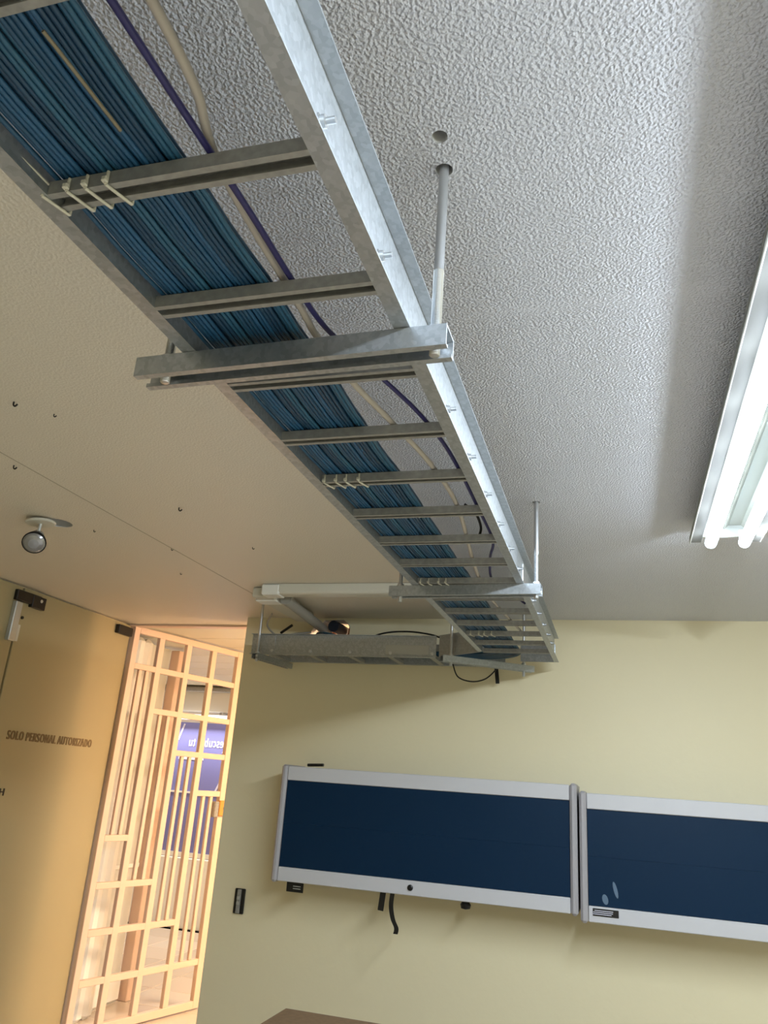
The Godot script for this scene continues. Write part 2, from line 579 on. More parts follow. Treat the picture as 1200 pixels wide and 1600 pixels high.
func gate():
	var g := base("security_gate", V(-3.455, -CY, -4.94), "cream painted metal bar gate standing open in the doorway", "gate")
	g.rotation.y = PI / 2 - deg_to_rad(16.0)
	# local x runs along the leaf away from the hinge, local z faces the room's right
	var X := [0.015, 0.265, 0.552, 0.835, 1.15]
	var Y := [2.648, 2.385, 2.085, 1.803, 1.520, 1.205, 0.905, 0.618, 0.323, 0.045]
	var bar := func(called, x0, x1, y0, y1, d):
		var s := mb()
		box(s, Vector3((x0 + x1) / 2, (y0 + y1) / 2, 0), Vector3(x1 - x0, y1 - y0, d), 0.003)
		return build(s, called, M.gate, g)
	var W := 0.021
	bar.call("hinge_stile", -0.012, 0.038, 0.012, 2.672, 0.04)
	bar.call("lock_stile", 1.112, 1.19, 0.012, 2.672, 0.04)
	bar.call("top_rail", 0.038, 1.112, 2.625, 2.672, 0.04)
	bar.call("bottom_rail", 0.038, 1.112, 0.012, 0.065, 0.04)
	for k in 3:
		bar.call("mullion", X[k + 1] - 0.026, X[k + 1] + 0.026, 0.065, 2.635, 0.036)
	var cell := func(col, row):
		bar.call("crossbar", (0.038 if col == 0 else X[col] + W), (1.112 if col == 3 else X[col + 1] - W), Y[row] - W, Y[row] + W, 0.034)
	for col in 4:
		cell.call(col, 1)
		for row in range(2, col + 2):
			cell.call(col, row)
		for row in range(5 + col, 9):
			cell.call(col, row)
		var x0: float = 0.038 if col == 0 else X[col] + W
		var x1: float = 1.112 if col == 3 else X[col + 1] - W
		for k in 2:
			var x := lerpf(x0, x1, (k + 1) / 3.0)
			bar.call("slat", x - 0.0155, x + 0.0155, Y[5 + col] + W, Y[1 + col] - W, 0.024)
	var lk := mb()
	box(lk, Vector3(1.145, 1.415, 0.03), Vector3(0.10, 0.115, 0.04), 0.006)
	var lo := build(lk, "lock", M.brass, g)
	var kn := mb()
	lathe(kn, [Vector2(0, 0), Vector2(0.016, 0), Vector2(0.016, 0.012), Vector2(0, 0.012)], Vector3(1.15, 1.415, 0.05), 14, Basis(Vector3(1, 0, 0), PI / 2))
	build(kn, "keyhole_rose", M.black, lo)
	var lb := mb()
	box(lb, Vector3(1.07, 1.405, 0.02), Vector3(0.045, 0.12, 0.05), 0.006)
	build(lb, "lock_case", M.dull_zinc, g)
	# frame that carries the gate
	var fr := mb()
	span(fr, XL, -2.39, 0.985, HC, -4.97, -4.90, 0.004)
	span(fr, XL - 0.03, XL + 0.03, -CY, 0.985, -4.975, -4.93, 0.004)
	var dr := struct("door_1", fr, M.gate)
	dr.set_meta("label", "cream door frame round the gate opening")

func fixture(at: Vector3, length: float, power: float, label: String):
	var g := base("fluorescent_fixture", at, label, "ceiling light")
	var z0 := -length / 2
	var z1 := length / 2
	# pressed housing: flat back, sloping reflector sides, folded lips
	var prof := PackedVector2Array([Vector2(-0.066, -0.001), Vector2(0.066, -0.001), Vector2(0.112, -0.066), Vector2(0.120, -0.066), Vector2(0.120, -0.080), Vector2(0.104, -0.080), Vector2(0.100, -0.068), Vector2(0.056, -0.026), Vector2(0.014, -0.026), Vector2(0.0, -0.040), Vector2(-0.014, -0.026), Vector2(-0.056, -0.026), Vector2(-0.100, -0.068), Vector2(-0.104, -0.080), Vector2(-0.120, -0.080), Vector2(-0.120, -0.066), Vector2(-0.112, -0.066)])
	var s := mb()
	prism(s, prof, Vector3(0, 0, z0), Vector3(0, 0, z1), Vector3(1, 0, 0), Vector3(0, 1, 0))
	build(s, "housing", M.enamel, g)
	for sx in [-1.0, 1.0]:
		var lp := mb()
		box(lp, Vector3(sx * 0.101, -0.0825, 0), Vector3(0.041, 0.005, length), 0.0015)
		build(lp, "lip", M.trim_steel, g)
		var lq := mb()
		box(lq, Vector3(sx * 0.1185, -0.0835, 0), Vector3(0.005, 0.009, length + 0.004), 0.0015)
		build(lq, "lip_edge", M.lip, g)
	for e in [z0 + 0.006, z1 - 0.006]:
		var ec := mb()
		prism(ec, PackedVector2Array([Vector2(-0.066, -0.002), Vector2(0.066, -0.002), Vector2(0.112, -0.068), Vector2(-0.112, -0.068)]), Vector3(0, 0, e - 0.006), Vector3(0, 0, e + 0.006), Vector3(1, 0, 0), Vector3(0, 1, 0))
		build(ec, "end_plate", M.lip, g)
	for x in [-0.052, 0.060]:
		for e in [z0 + 0.012, z1 - 0.012]:
			var h := mb()
			box(h, Vector3(x, -0.075, e), Vector3(0.026, 0.065, 0.02), 0.004)
			build(h, "lampholder", M.white, g)
		var t := mb()
		var rr := 0.0205
		lathe(t, [Vector2(0, 0), Vector2(rr * 0.8, 0), Vector2(rr, 0.006), Vector2(rr, length - 0.056), Vector2(rr * 0.8, length - 0.05), Vector2(0, length - 0.05)], Vector3(x, -0.098, z0 + 0.025), 18, Basis(Vector3(1, 0, 0), PI / 2))
		build(t, "fluorescent_tube", M.tube, g)
	# light of the two tubes: downwards as two long strips of the tubes' size, sideways past the left lip as a row of points
	for x in [-0.052, 0.060]:
		var al := AreaLight3D.new()
		al.name = "tube_light"
		al.area_size = Vector2(0.035, length - 0.1)
		al.light_color = LAMP_COLOR
		al.light_energy = 1.7 * power
		al.area_range = 14.0
		al.shadow_enabled = true
		al.position = Vector3(x, -0.1205, 0)
		al.rotation.x = -PI / 2
		g.add_child(al, true)
	var n := 7
	for k in 2 * n:
		var o := OmniLight3D.new()
		o.name = "tube_side_light"
		o.light_color = LAMP_COLOR
		o.light_energy = (0.024 if k < n else 0.10) * power
		o.light_size = 0.01
		o.omni_range = 14.0
		o.omni_attenuation = 2.0
		o.shadow_enabled = true
		o.position = Vector3(-0.052 if k < n else 0.060, -0.130, lerpf(z0 + 0.12, z1 - 0.12, (k % n) / float(n - 1)))
		g.add_child(o, true)

func hall_lamp():
	var g := base("hall_ceiling_lamp", V(-0.95, HC + 0.005, -5.22), "round warm white globe lamp hanging in the hall beyond the gate", "ceiling light")
	var p := mb()
	lathe(p, [Vector2(0, 0), Vector2(0.06, 0), Vector2(0.06, -0.02), Vector2(0, -0.02)], Vector3.ZERO, 20)
	build(p, "ceiling_rose", M.white, g)
	var sp := mb()
	tube(sp, PackedVector3Array([Vector3(0, -0.02, 0), Vector3(0, -0.25, 0)]), 0.008, 10)
	build(sp, "stem", M.lip, g)
	var b := mb()
	lathe(b, [Vector2(0, -0.24), Vector2(0.05, -0.25), Vector2(0.10, -0.29), Vector2(0.115, -0.345), Vector2(0.10, -0.40), Vector2(0.05, -0.44), Vector2(0, -0.45)], Vector3.ZERO, 24)
	build(b, "globe_bulb", glow(Color(1.0, 0.80, 0.60), 3.0), g)
	var o := OmniLight3D.new()
	o.name = "lamp_light"
	o.light_color = Color(1.0, 0.80, 0.62)
	o.light_energy = 1.75
	o.light_size = 0.11
	o.omni_range = 14.0
	o.omni_attenuation = 2.0
	o.shadow_enabled = true
	o.position = Vector3(0, -0.345, 0)
	g.add_child(o, true)
	var p2 := base("added_hall_light", V(-0.25, HC + 0.005, -5.75), "flat white light panel added out of view in the hall to brighten it", "ceiling light")  # unseen panel, added to brighten the hall and the poster
	var fr := mb()
	box(fr, Vector3(0, -0.015, 0), Vector3(1.3, 0.03, 0.62), 0.004)
	build(fr, "frame", M.white, p2)
	var df := mb()
	box(df, Vector3(0, -0.032, 0), Vector3(1.2, 0.006, 0.52), 0.002)
	build(df, "diffuser", glow(Color(1.0, 0.92, 0.82), 2.0), p2)
	var al := AreaLight3D.new()
	al.name = "hall_fill_light"
	al.area_size = Vector2(1.2, 0.52)
	al.light_color = Color(1.0, 0.92, 0.82)
	al.light_energy = 10.0
	al.area_range = 14.0
	al.shadow_enabled = true
	al.position = Vector3(0, -0.045, 0)
	al.rotation.x = -PI / 2
	p2.add_child(al, true)

# ---- the main ladder runs away from the camera, sloping up a hair
func tray_bottom(z: float) -> float:
	return 0.664 + 0.0105 * -z

func tray_mid(z: float) -> float:
	return -0.490 - 0.008 * -z

const HALF := 0.2025
const RUNGS := 19

func rung_mesh(length: float) -> ArrayMesh:
	# C channel open downwards, 32 wide, 20 high, from x = 0 to length, z across
	var s := mb()
	var t := 0.0025
	var o := PackedVector2Array([Vector2(-0.016, 0), Vector2(-0.016, 0.02), Vector2(0.016, 0.02), Vector2(0.016, 0), Vector2(0.007, 0), Vector2(0.007, t), Vector2(0.016 - t, t), Vector2(0.016 - t, 0.02 - t), Vector2(-0.016 + t, 0.02 - t), Vector2(-0.016 + t, t), Vector2(-0.007, t), Vector2(-0.007, 0)])
	prism(s, o, Vector3.ZERO, Vector3(length, 0, 0), Vector3(0, 0, 1), Vector3(0, 1, 0))
	return s.commit()

func rail_outline(out: float, high := 0.135) -> PackedVector2Array:
	# C channel whose web stands at 0 and whose flanges point to out
	var t := 0.003
	var w := 0.026
	return PackedVector2Array([Vector2(0, 0), Vector2(out * w, 0), Vector2(out * w, t), Vector2(out * t, t), Vector2(out * t, high - t), Vector2(out * w, high - t), Vector2(out * w, high), Vector2(0, high)])

func bolt_mesh() -> ArrayMesh:
	var s := mb()
	var rot := Basis(Vector3(0, 0, 1), -PI / 2)
	lathe(s, [Vector2(0, 0.0), Vector2(0.011, 0.0), Vector2(0.011, 0.0015), Vector2(0.0085, 0.0015), Vector2(0.0085, 0.008), Vector2(0.0045, 0.008), Vector2(0.0045, 0.020), Vector2(0, 0.020)], Vector3.ZERO, 6, rot)
	return s.commit()

func main_tray():
	var g := base("cable_ladder", V(tray_mid(0), tray_bottom(0), 0), "long galvanised cable ladder carrying the blue cables under the ceiling", "cable ladder")
	var dir := Vector3(-0.008, 0.0105, -1).normalized()
	var zx := -dir
	var xx := Vector3.UP.cross(zx).normalized()
	g.basis = Basis(xx, zx.cross(xx), zx)
	var near := 1.9
	for s in [[1.0, -4.42], [-1.0, -4.10]]:
		var sd: float = s[0]
		var st := mb()
		prism(st, rail_outline(sd), Vector3(sd * (HALF - 0.026), 0, near), Vector3(sd * (HALF - 0.026), 0, s[1]), Vector3(1, 0, 0), Vector3(0, 1, 0))
		build(st, "side_rail", M.zinc, g)
	var rm := rung_mesh(2.0 * (HALF - 0.026))
	var bm := bolt_mesh()
	for k in range(-9, 15):
		var z := -0.634 - 0.2494 * k
		use(rm, "rung", M.dull_zinc, g, Vector3(-HALF + 0.026, 0.0005, z))
		use(bm, "bolt", M.bolt, g, Vector3(HALF - 0.023, 0.055, z))
		use(bm, "bolt", M.bolt, g, Vector3(-HALF + 0.023, 0.055, z), Vector3(0, PI, 0))
	var e := mb()
	box(e, Vector3(0.0875, 0.05, -4.422), Vector3(0.195, 0.10, 0.004), 0.001)
	build(e, "end_plate", M.zinc, g)
	var sp := mb()
	box(sp, Vector3(HALF - 0.021, 0.068, -2.86), Vector3(0.004, 0.09, 0.18), 0.001)
	build(sp, "splice_plate", M.bolt, g)
	var c := mb()
	prism(c, rail_outline(-1.0, 0.125), Vector3(-HALF + 0.026, 0, -4.10), Vector3(-0.45, -0.01, -4.275), Vector3(0.6, 0, 0.8), Vector3(0, 1, 0))
	build(c, "corner_rail", M.zinc, g)

func side_tray():
	var g := base("cable_ladder", V(-1.5, 0.698, -4.43), "short galvanised cable ladder running along the back wall to the cable hole", "cable ladder")
	for s in [[1.0, -0.66, 0.50], [-1.0, -0.66, 0.86]]:
		var sd: float = s[0]
		var st := mb()
		prism(st, rail_outline(sd, 0.125), Vector3(s[1], 0, sd * 0.125), Vector3(s[2], 0, sd * 0.125), Vector3(0, 0, 1), Vector3(0, 1, 0))
		build(st, "side_rail", M.zinc, g)
	var rs := mb()
	prism(rs, PackedVector2Array([Vector2(-0.016, 0), Vector2(-0.016, 0.02), Vector2(0.016, 0.02), Vector2(0.016, 0)]), Vector3(0, 0, -0.125), Vector3(0, 0, 0.125), Vector3(1, 0, 0), Vector3(0, 1, 0))
	var rm := rs.commit()
	for k in 5:
		use(rm, "rung", M.dull_zinc, g, Vector3(-0.52 + k * 0.25, 0.001, 0))
		var b := mb()
		lathe(b, [Vector2(0, 0), Vector2(0.010, 0), Vector2(0.010, 0.007), Vector2(0.0045, 0.007), Vector2(0.0045, 0.016), Vector2(0, 0.016)], Vector3(-0.52 + k * 0.25, 0.025, 0.128), 6, Basis(Vector3(1, 0, 0), PI / 2))
		build(b, "bolt", M.bolt, g)
	var e := mb()
	box(e, Vector3(-0.555, 0.0625, 0.1305), Vector3(0.10, 0.118, 0.004), 0.001)
	build(e, "splice_plate", M.zinc, g)
	var lb := mb()
	box(lb, Vector3(0.33, 0.045, 0.1295), Vector3(0.26, 0.055, 0.003), 0.001)
	build(lb, "worn_label", M.silver, g)

func rod_mesh(s: SurfaceTool, a: Vector3, b: Vector3, r: float, threaded: float):
	# smooth upper length, ridged thread near the lower end
	var d := b - a
	var L := d.length()
	var prof := [Vector2(0, 0), Vector2(r, 0.0)]
	var y := 0.0
	prof.append(Vector2(r, L - threaded))
	y = L - threaded
	while y < L - 0.003:
		prof.append(Vector2(r * 1.04, y + 0.0015))
		prof.append(Vector2(r * 0.84, y + 0.003))
		y += 0.003
	prof.append(Vector2(0, L))
	var yy := d.normalized()
	var xx := yy.cross(Vector3(0, 0, 1)).normalized()
	lathe(s, prof, a, 12, Basis(xx, yy, xx.cross(yy)))

func strut(called: String, a: Vector3, b: Vector3, label: String, rods: Array, high := 0.037, wide := 0.052):
	# C strut, slot down, from a to b (middle of its top face); rods: [fraction, top y]
	var g := base(called, a, label, "pipe hanger", "trapeze hangers under the cable ladders")
	var d := b - a
	var dx := d.normalized()
	var dz := dx.cross(Vector3.UP).normalized()
	var h := wide / 2
	var t := 0.0035
	var o := PackedVector2Array([Vector2(-h, 0), Vector2(h, 0), Vector2(h, -high), Vector2(h - 0.013, -high), Vector2(h - 0.013, -high + 0.007), Vector2(h - 0.013 + t, -high + t), Vector2(h - t, -high + t), Vector2(h - t, -t), Vector2(-h + t, -t), Vector2(-h + t, -high + t), Vector2(-h + 0.013 - t, -high + t), Vector2(-h + 0.013, -high + 0.007), Vector2(-h + 0.013, -high), Vector2(-h, -high)])
	var s := mb()
	prism(s, o, Vector3.ZERO, d, dz, Vector3.UP)
	build(s, "strut", M.zinc, g)
	for r in rods:
		var p: Vector3 = d * float(r[0])
		var rs := mb()
		rod_mesh(rs, Vector3(p.x, float(r[1]) - a.y, p.z), p + Vector3(0, -high - float(r[2]), 0), 0.0085, 0.16)
		var ro := build(rs, "threaded_rod", M.bolt, g)
		for q in [0.0, -0.020]:
			var nt := mb()
			lathe(nt, [Vector2(0, 0), Vector2(0.017, 0), Vector2(0.017, 0.003), Vector2(0.013, 0.003), Vector2(0.013, 0.011), Vector2(0, 0.011)], p + Vector3(0, q, 0), 6)
			build(nt, "nut", M.bolt, ro)
	return g

func hangers():
	var y1 := tray_bottom(-1.02) - 0.001
	strut("trapeze_hanger", V(-0.790, y1, -1.022), V(-0.236, y1, -1.016), "galvanised strut hanger on threaded rods, nearest the camera", [[0.085, HC + CY + 0.01, 0.004], [0.957, HC + CY + 0.05, 0.004]])
	var y2 := tray_bottom(-2.66) - 0.001
	strut("trapeze_hanger", V(-0.800, y2, -2.665), V(-0.250, y2, -2.645), "galvanised strut hanger on threaded rods crossing in front of the white ceiling duct", [[0.065, HC + CY + 0.005, 0.02], [0.967, HC + CY + 0.05, 0.012]])
	strut("trapeze_hanger", V(-0.935, 0.694, -4.16), V(-0.475, 0.694, -4.49), "galvanised strut hanger set diagonally under the corner of the cable ladders", [[0.10, HC + CY, 0.02], [0.90, HC + CY, 0.03]], 0.034, 0.045)
	strut("trapeze_hanger", V(-2.10, 0.697, -4.235), V(-2.04, 0.697, -4.63), "dark strut hanger under the left end of the wall side ladder", [[0.06, HC + CY, 0.014]], 0.034, 0.045)

const ORD := ["first", "second", "third", "fourth", "fifth", "sixth", "seventh", "eighth", "ninth", "tenth", "eleventh", "twelfth", "thirteenth", "fourteenth", "fifteenth", "sixteenth", "seventeenth", "eighteenth", "nineteenth", "twentieth", "twenty-first", "twenty-second", "twenty-third", "twenty-fourth", "twenty-fifth"]

func cables():
	var n := FastNoiseLite.new()
	n.seed = 5
	n.frequency = 1.0
	var count := 0
	for layer in 2:
		var num: int = [24, 23][layer]
		for i in num:
			var r := 0.0035
			var off := -0.168 + (i + 0.5 * layer) * 0.0076
			var pts := PackedVector3Array()
			var z := 1.85
			while z > -3.95:
				var ph := fposmod((-z - 0.634) / 0.2494, 1.0)
				var sag := -0.003 * pow(sin(PI * ph), 2.0)
				# neighbours drift together so that they lie side by side
				var wig := 0.008 * n.get_noise_2d(z * 1.1, off * 2.0) + 0.002 * n.get_noise_2d(z * 4.5, off * 4.0 + 40.0)
				var up := 0.004 * absf(n.get_noise_2d(z * 1.6, off * 60.0 + 80.0))
				pts.append(V(tray_mid(z) + off + wig * clampf((off + 0.172) / 0.12, 0.1, 1.0), tray_bottom(z) + 0.0215 + r + sag + up + layer * 0.0128 + (0.0036 if layer == 0 and (i * 7 + 3) % 5 == 0 else 0.0), z))
				z -= 0.062
			# turn left into the side ladder and climb to the hole in the wall
			var u := float(i) / num
			var hi := layer * 0.009
			var rad := tray_mid(-4.1) + off + 0.78
			var zi := -4.25 - rad
			for k in range(0, 10):
				var th := PI / 2 * k / 9.0
				pts.append(V(-0.78 + rad * cos(th), 0.735 + hi, -4.25 - rad * sin(th)))
			var tp := spline([pts[-1], V(-1.15, 0.733 + hi, zi), V(-1.40, 0.750 + hi, zi), V(-1.72 + 0.12 * u, 0.845 + hi, -4.372 - 0.18 * u), V(-1.868 + 0.20 * u, 0.852 + hi, -4.60), V(-1.868 + 0.20 * u, 0.852 + hi, -4.74)], 5)
			for k in range(1, tp.size()): pts.append(tp[k])
			var s := mb()
			tube(s, pts, r, 6)
			var lab := "blue network cable lying on the rungs in the bottom layer of the bundle"
			if layer == 0: lab = "blue network cable of the bottom layer, %s from the left rail" % ORD[i]
			if layer == 1: lab = "blue network cable of the upper layer, %s from the left rail" % ORD[i]
			tag(build(s, "network_cable", M.blue[(i * 7 + layer * 3 + count % 3) % 4], null), lab, "cable", ["blue cables, bottom layer", "blue cables, upper layer"][layer])
			count += 1
	var strand := func(called, ctrl, r, m, label):
		var s := mb()
		tube(s, spline(ctrl, 8), r, 8)
		return tag(build(s, called, m), label, "cable")
	var lying := func(ctrl, r):
		var out := []
		for c in spline(ctrl, 3):
			out.append(V(c.x, tray_bottom(c.z) + 0.0225 + r + c.y, c.z))
		return out
	strand.call("network_cable", lying.call([Vector3(-0.445, 0, 1.8), Vector3(-0.448, 0, 0.3), Vector3(-0.449, 0, -0.44), Vector3(-0.447, 0, -0.72), Vector3(-0.449, 0, -0.88), Vector3(-0.443, 0, -1.02), Vector3(-0.400, 0, -1.19), Vector3(-0.364, 0, -1.36), Vector3(-0.346, 0, -1.56), Vector3(-0.346, 0, -1.9), Vector3(-0.352, 0, -2.2), Vector3(-0.40, 0.015, -2.45), Vector3(-0.43, 0.004, -2.7), Vector3(-0.40, 0.02, -2.95), Vector3(-0.36, 0.01, -3.1)], 0.0045), 0.0045, M.purple, "single dark purple cable wandering across the ladder rungs")
	strand.call("power_cable", lying.call([Vector3(-0.40, 0, 1.8), Vector3(-0.405, 0, 0.3), Vector3(-0.418, 0.012, -0.44), Vector3(-0.450, 0.013, -0.62), Vector3(-0.463, 0.013, -0.72), Vector3(-0.468, 0.005, -0.95), Vector3(-0.470, 0, -1.04), Vector3(-0.460, 0, -1.2), Vector3(-0.436, 0, -1.36), Vector3(-0.405, 0, -1.6), Vector3(-0.40, 0, -1.9), Vector3(-0.450, 0, -2.4), Vector3(-0.473, 0, -2.7), Vector3(-0.478, 0, -3.0), Vector3(-0.44, 0, -3.7)], 0.006), 0.006, M.grey_cable, "thick pale grey cable beside the blue bundle")
	strand.call("string", [V(-0.528, 0.682, -0.43), V(-0.526, 0.681, -0.47), V(-0.526, 0.682, -0.51), V(-0.528, 0.686, -0.56)], 0.0022, M.tan_cable, "short tan cord among the blue cables near the top")
	strand.call("string", [V(-0.676, 0.684, -0.47), V(-0.674, 0.683, -0.53), V(-0.672, 0.686, -0.615)], 0.0022, M.tie, "short white strand along the inner edge of the ladder")
	strand.call("loose_wire", [V(-0.405, 0.765, -2.02), V(-0.38, 0.75, -2.06), V(-0.375, 0.73, -2.12), V(-0.385, 0.7115, -2.15)], 0.004, M.black, "short black curl of wire standing behind a ladder rung")

func tie_at(at: Vector3, high: float, label: String):
	# a thin strap round the rung, drawn tight; its head on the near side
	var g := base("cable_tie", at, label, "cable tie", "cable ties on the ladder rungs")
	var s := mb()
	var w := 0.0022
	var c := [Vector3(0.0, high, 0.019), Vector3(0.0, -0.002, 0.019), Vector3(0.012, -0.002, -0.019), Vector3(0.012, high, -0.019)]
	tube(s, PackedVector3Array([c[0], c[1]]), w, 6)
	tube(s, PackedVector3Array([c[1], c[2]]), w, 6)
	tube(s, PackedVector3Array([c[2], c[3]]), w, 6)
	build(s, "strap", M.tie, g)
	var h := mb()
	box(h, Vector3(-0.001, 0.004, 0.021), Vector3(0.008, 0.008, 0.007), 0.0015)
	build(h, "head", M.tie, g)

func ties():
	for row in [[0, [-0.182, -0.145, -0.118, -0.088]], [4, [-0.168, -0.138, -0.113, -0.080]], [8, [-0.165, -0.135, -0.098, -0.072]], [12, [-0.155, -0.115, -0.09, -0.055]]]:
		var z: float = -0.634 - 0.2494 * row[0]
		for i in 4:
			tie_at(V(tray_mid(z) + row[1][i], tray_bottom(z), z), 0.018, "white cable tie, %s from the left on the %s tied rung" % [ORD[i], {0: "nearest", 4: "second nearest", 8: "third nearest", 12: "farthest"}[row[0]]])

func ceiling_ducts():
	var g := base("cable_duct", V(-1.35, HC - 0.002, -3.80), "white plastic cable duct along the ceiling above the side ladder", "cable duct")
	var prof := PackedVector2Array([Vector2(-0.05, 0.0), Vector2(-0.05, -0.045), Vector2(-0.04, -0.055), Vector2(0.022, -0.055), Vector2(0.034, -0.050), Vector2(0.040, -0.040), Vector2(0.040, 0.0)])
	var s := mb()
	prism(s, prof, Vector3(-0.42, 0, 0), Vector3(0.62, 0, 0), Vector3(0, 0, 1), Vector3(0, 1, 0))
	build(s, "duct_run", M.duct, g)
	var cap := mb()
	box(cap, Vector3(-0.47, -0.030, -0.004), Vector3(0.11, 0.060, 0.096), 0.008)
	build(cap, "corner_cover", M.white, g)
	var b := mb()
	box(b, Vector3(-0.555, -0.028, -0.36), Vector3(0.115, 0.055, 0.66), 0.006)
	build(b, "return_duct", M.duct, g)
	var b2 := mb()
	box(b2, Vector3(-0.56, -0.031, -0.15), Vector3(0.13, 0.062, 0.10), 0.006)
	build(b2, "joint_cover", M.white, g)
	var p := base("conduit", V(-1.83, 0.95, -3.98), "grey plastic conduit sloping from the white duct down to the wall hole", "conduit")
	var ps := mb()
	tube(ps, PackedVector3Array([Vector3(0.035, 0.0, 0.05), Vector3(-0.005, -0.03, -0.75)]), 0.030, 16)
	build(ps, "pipe", M.pipe, p)
	var pc := mb()
	tube(pc, PackedVector3Array([Vector3(0.036, 0.003, 0.06), Vector3(0.032, 0.0, -0.01)]), 0.034, 16)
	build(pc, "collar", M.pipe, p)
	var wire := mb()
	tube(wire, spline([V(-2.05, 0.95, -4.3), V(-2.13, 0.90, -4.42), V(-2.08, 0.85, -4.50), V(-1.99, 0.875, -4.55), V(-1.91, 0.90, -4.62)], 8), 0.006, 8)
	tag(build(wire, "loose_wire", M.pipe), "thin grey wire looping from the duct end to the wall hole", "wire")
	var bt := mb()
	tube(bt, PackedVector3Array([V(-1.95, 0.90, -4.40), V(-2.03, 0.855, -4.42)]), 0.009, 8)
	tag(build(bt, "cable_strap", M.black), "short black strap hanging at the left end of the duct", "strap")
	var arc := mb()
	tube(arc, spline([V(-1.50, 0.80, -4.40), V(-1.36, 0.855, -4.40), V(-1.20, 0.865, -4.38), V(-1.05, 0.845, -4.36), V(-0.95, 0.81, -4.34)], 8), 0.005, 8)
	tag(build(arc, "loose_wire", M.black), "black wire arching above the side ladder", "wire")
	var lo := mb()
	tube(lo, spline([V(-0.93, 0.69, -4.45), V(-0.90, 0.62, -4.46), V(-0.82, 0.595, -4.46), V(-0.74, 0.61, -4.45), V(-0.68, 0.66, -4.44), V(-0.66, 0.70, -4.44)], 8), 0.004, 8)
	tag(build(lo, "loose_wire", M.black), "thin black wire loop hanging below the ladder corner", "wire")
	var tg := mb()
	box(tg, V(-0.69, 0.650, -4.570), Vector3(0.022, 0.096, 0.006), 0.001, Basis(Vector3(0, 0, 1), 0.10))
	tag(build(tg, "cable_strap", M.black), "short black strap end hanging below the ladder corner", "strap")
	# torn wall edge and wrapping that shows in the hole
	var sl := mb()
	tube(sl, PackedVector3Array([V(-1.752, 0.938, -4.60), V(-1.756, 0.945, -4.70), V(-1.756, 0.945, -4.86)]), 0.036, 14)
	tag(build(sl, "cable_sleeve", M.navy), "dark navy foam sleeve stuffed into the wall hole", "sleeve")
	var wraps := [[-1.812, 0.93, 0.03, 0.09, -0.35, "narrow pale torn wrapping left of the navy sleeve in the wall hole"], [-1.693, 0.93, 0.045, 0.10, -0.15, "pale torn wrapping right of the navy sleeve in the wall hole"]]
	for q in wraps:
		var cl := mb()
		box(cl, Vector3.ZERO, Vector3(q[2], q[3], 0.02), 0.006)
		var o := build(cl, "torn_wrapping", M.skin_cloth)
		o.position = V(q[0], q[1], -4.79)
		o.rotation = Vector3(0.1, 0.2, q[4])
		tag(o, q[5], "wrapping", "torn wrapping in the wall hole")

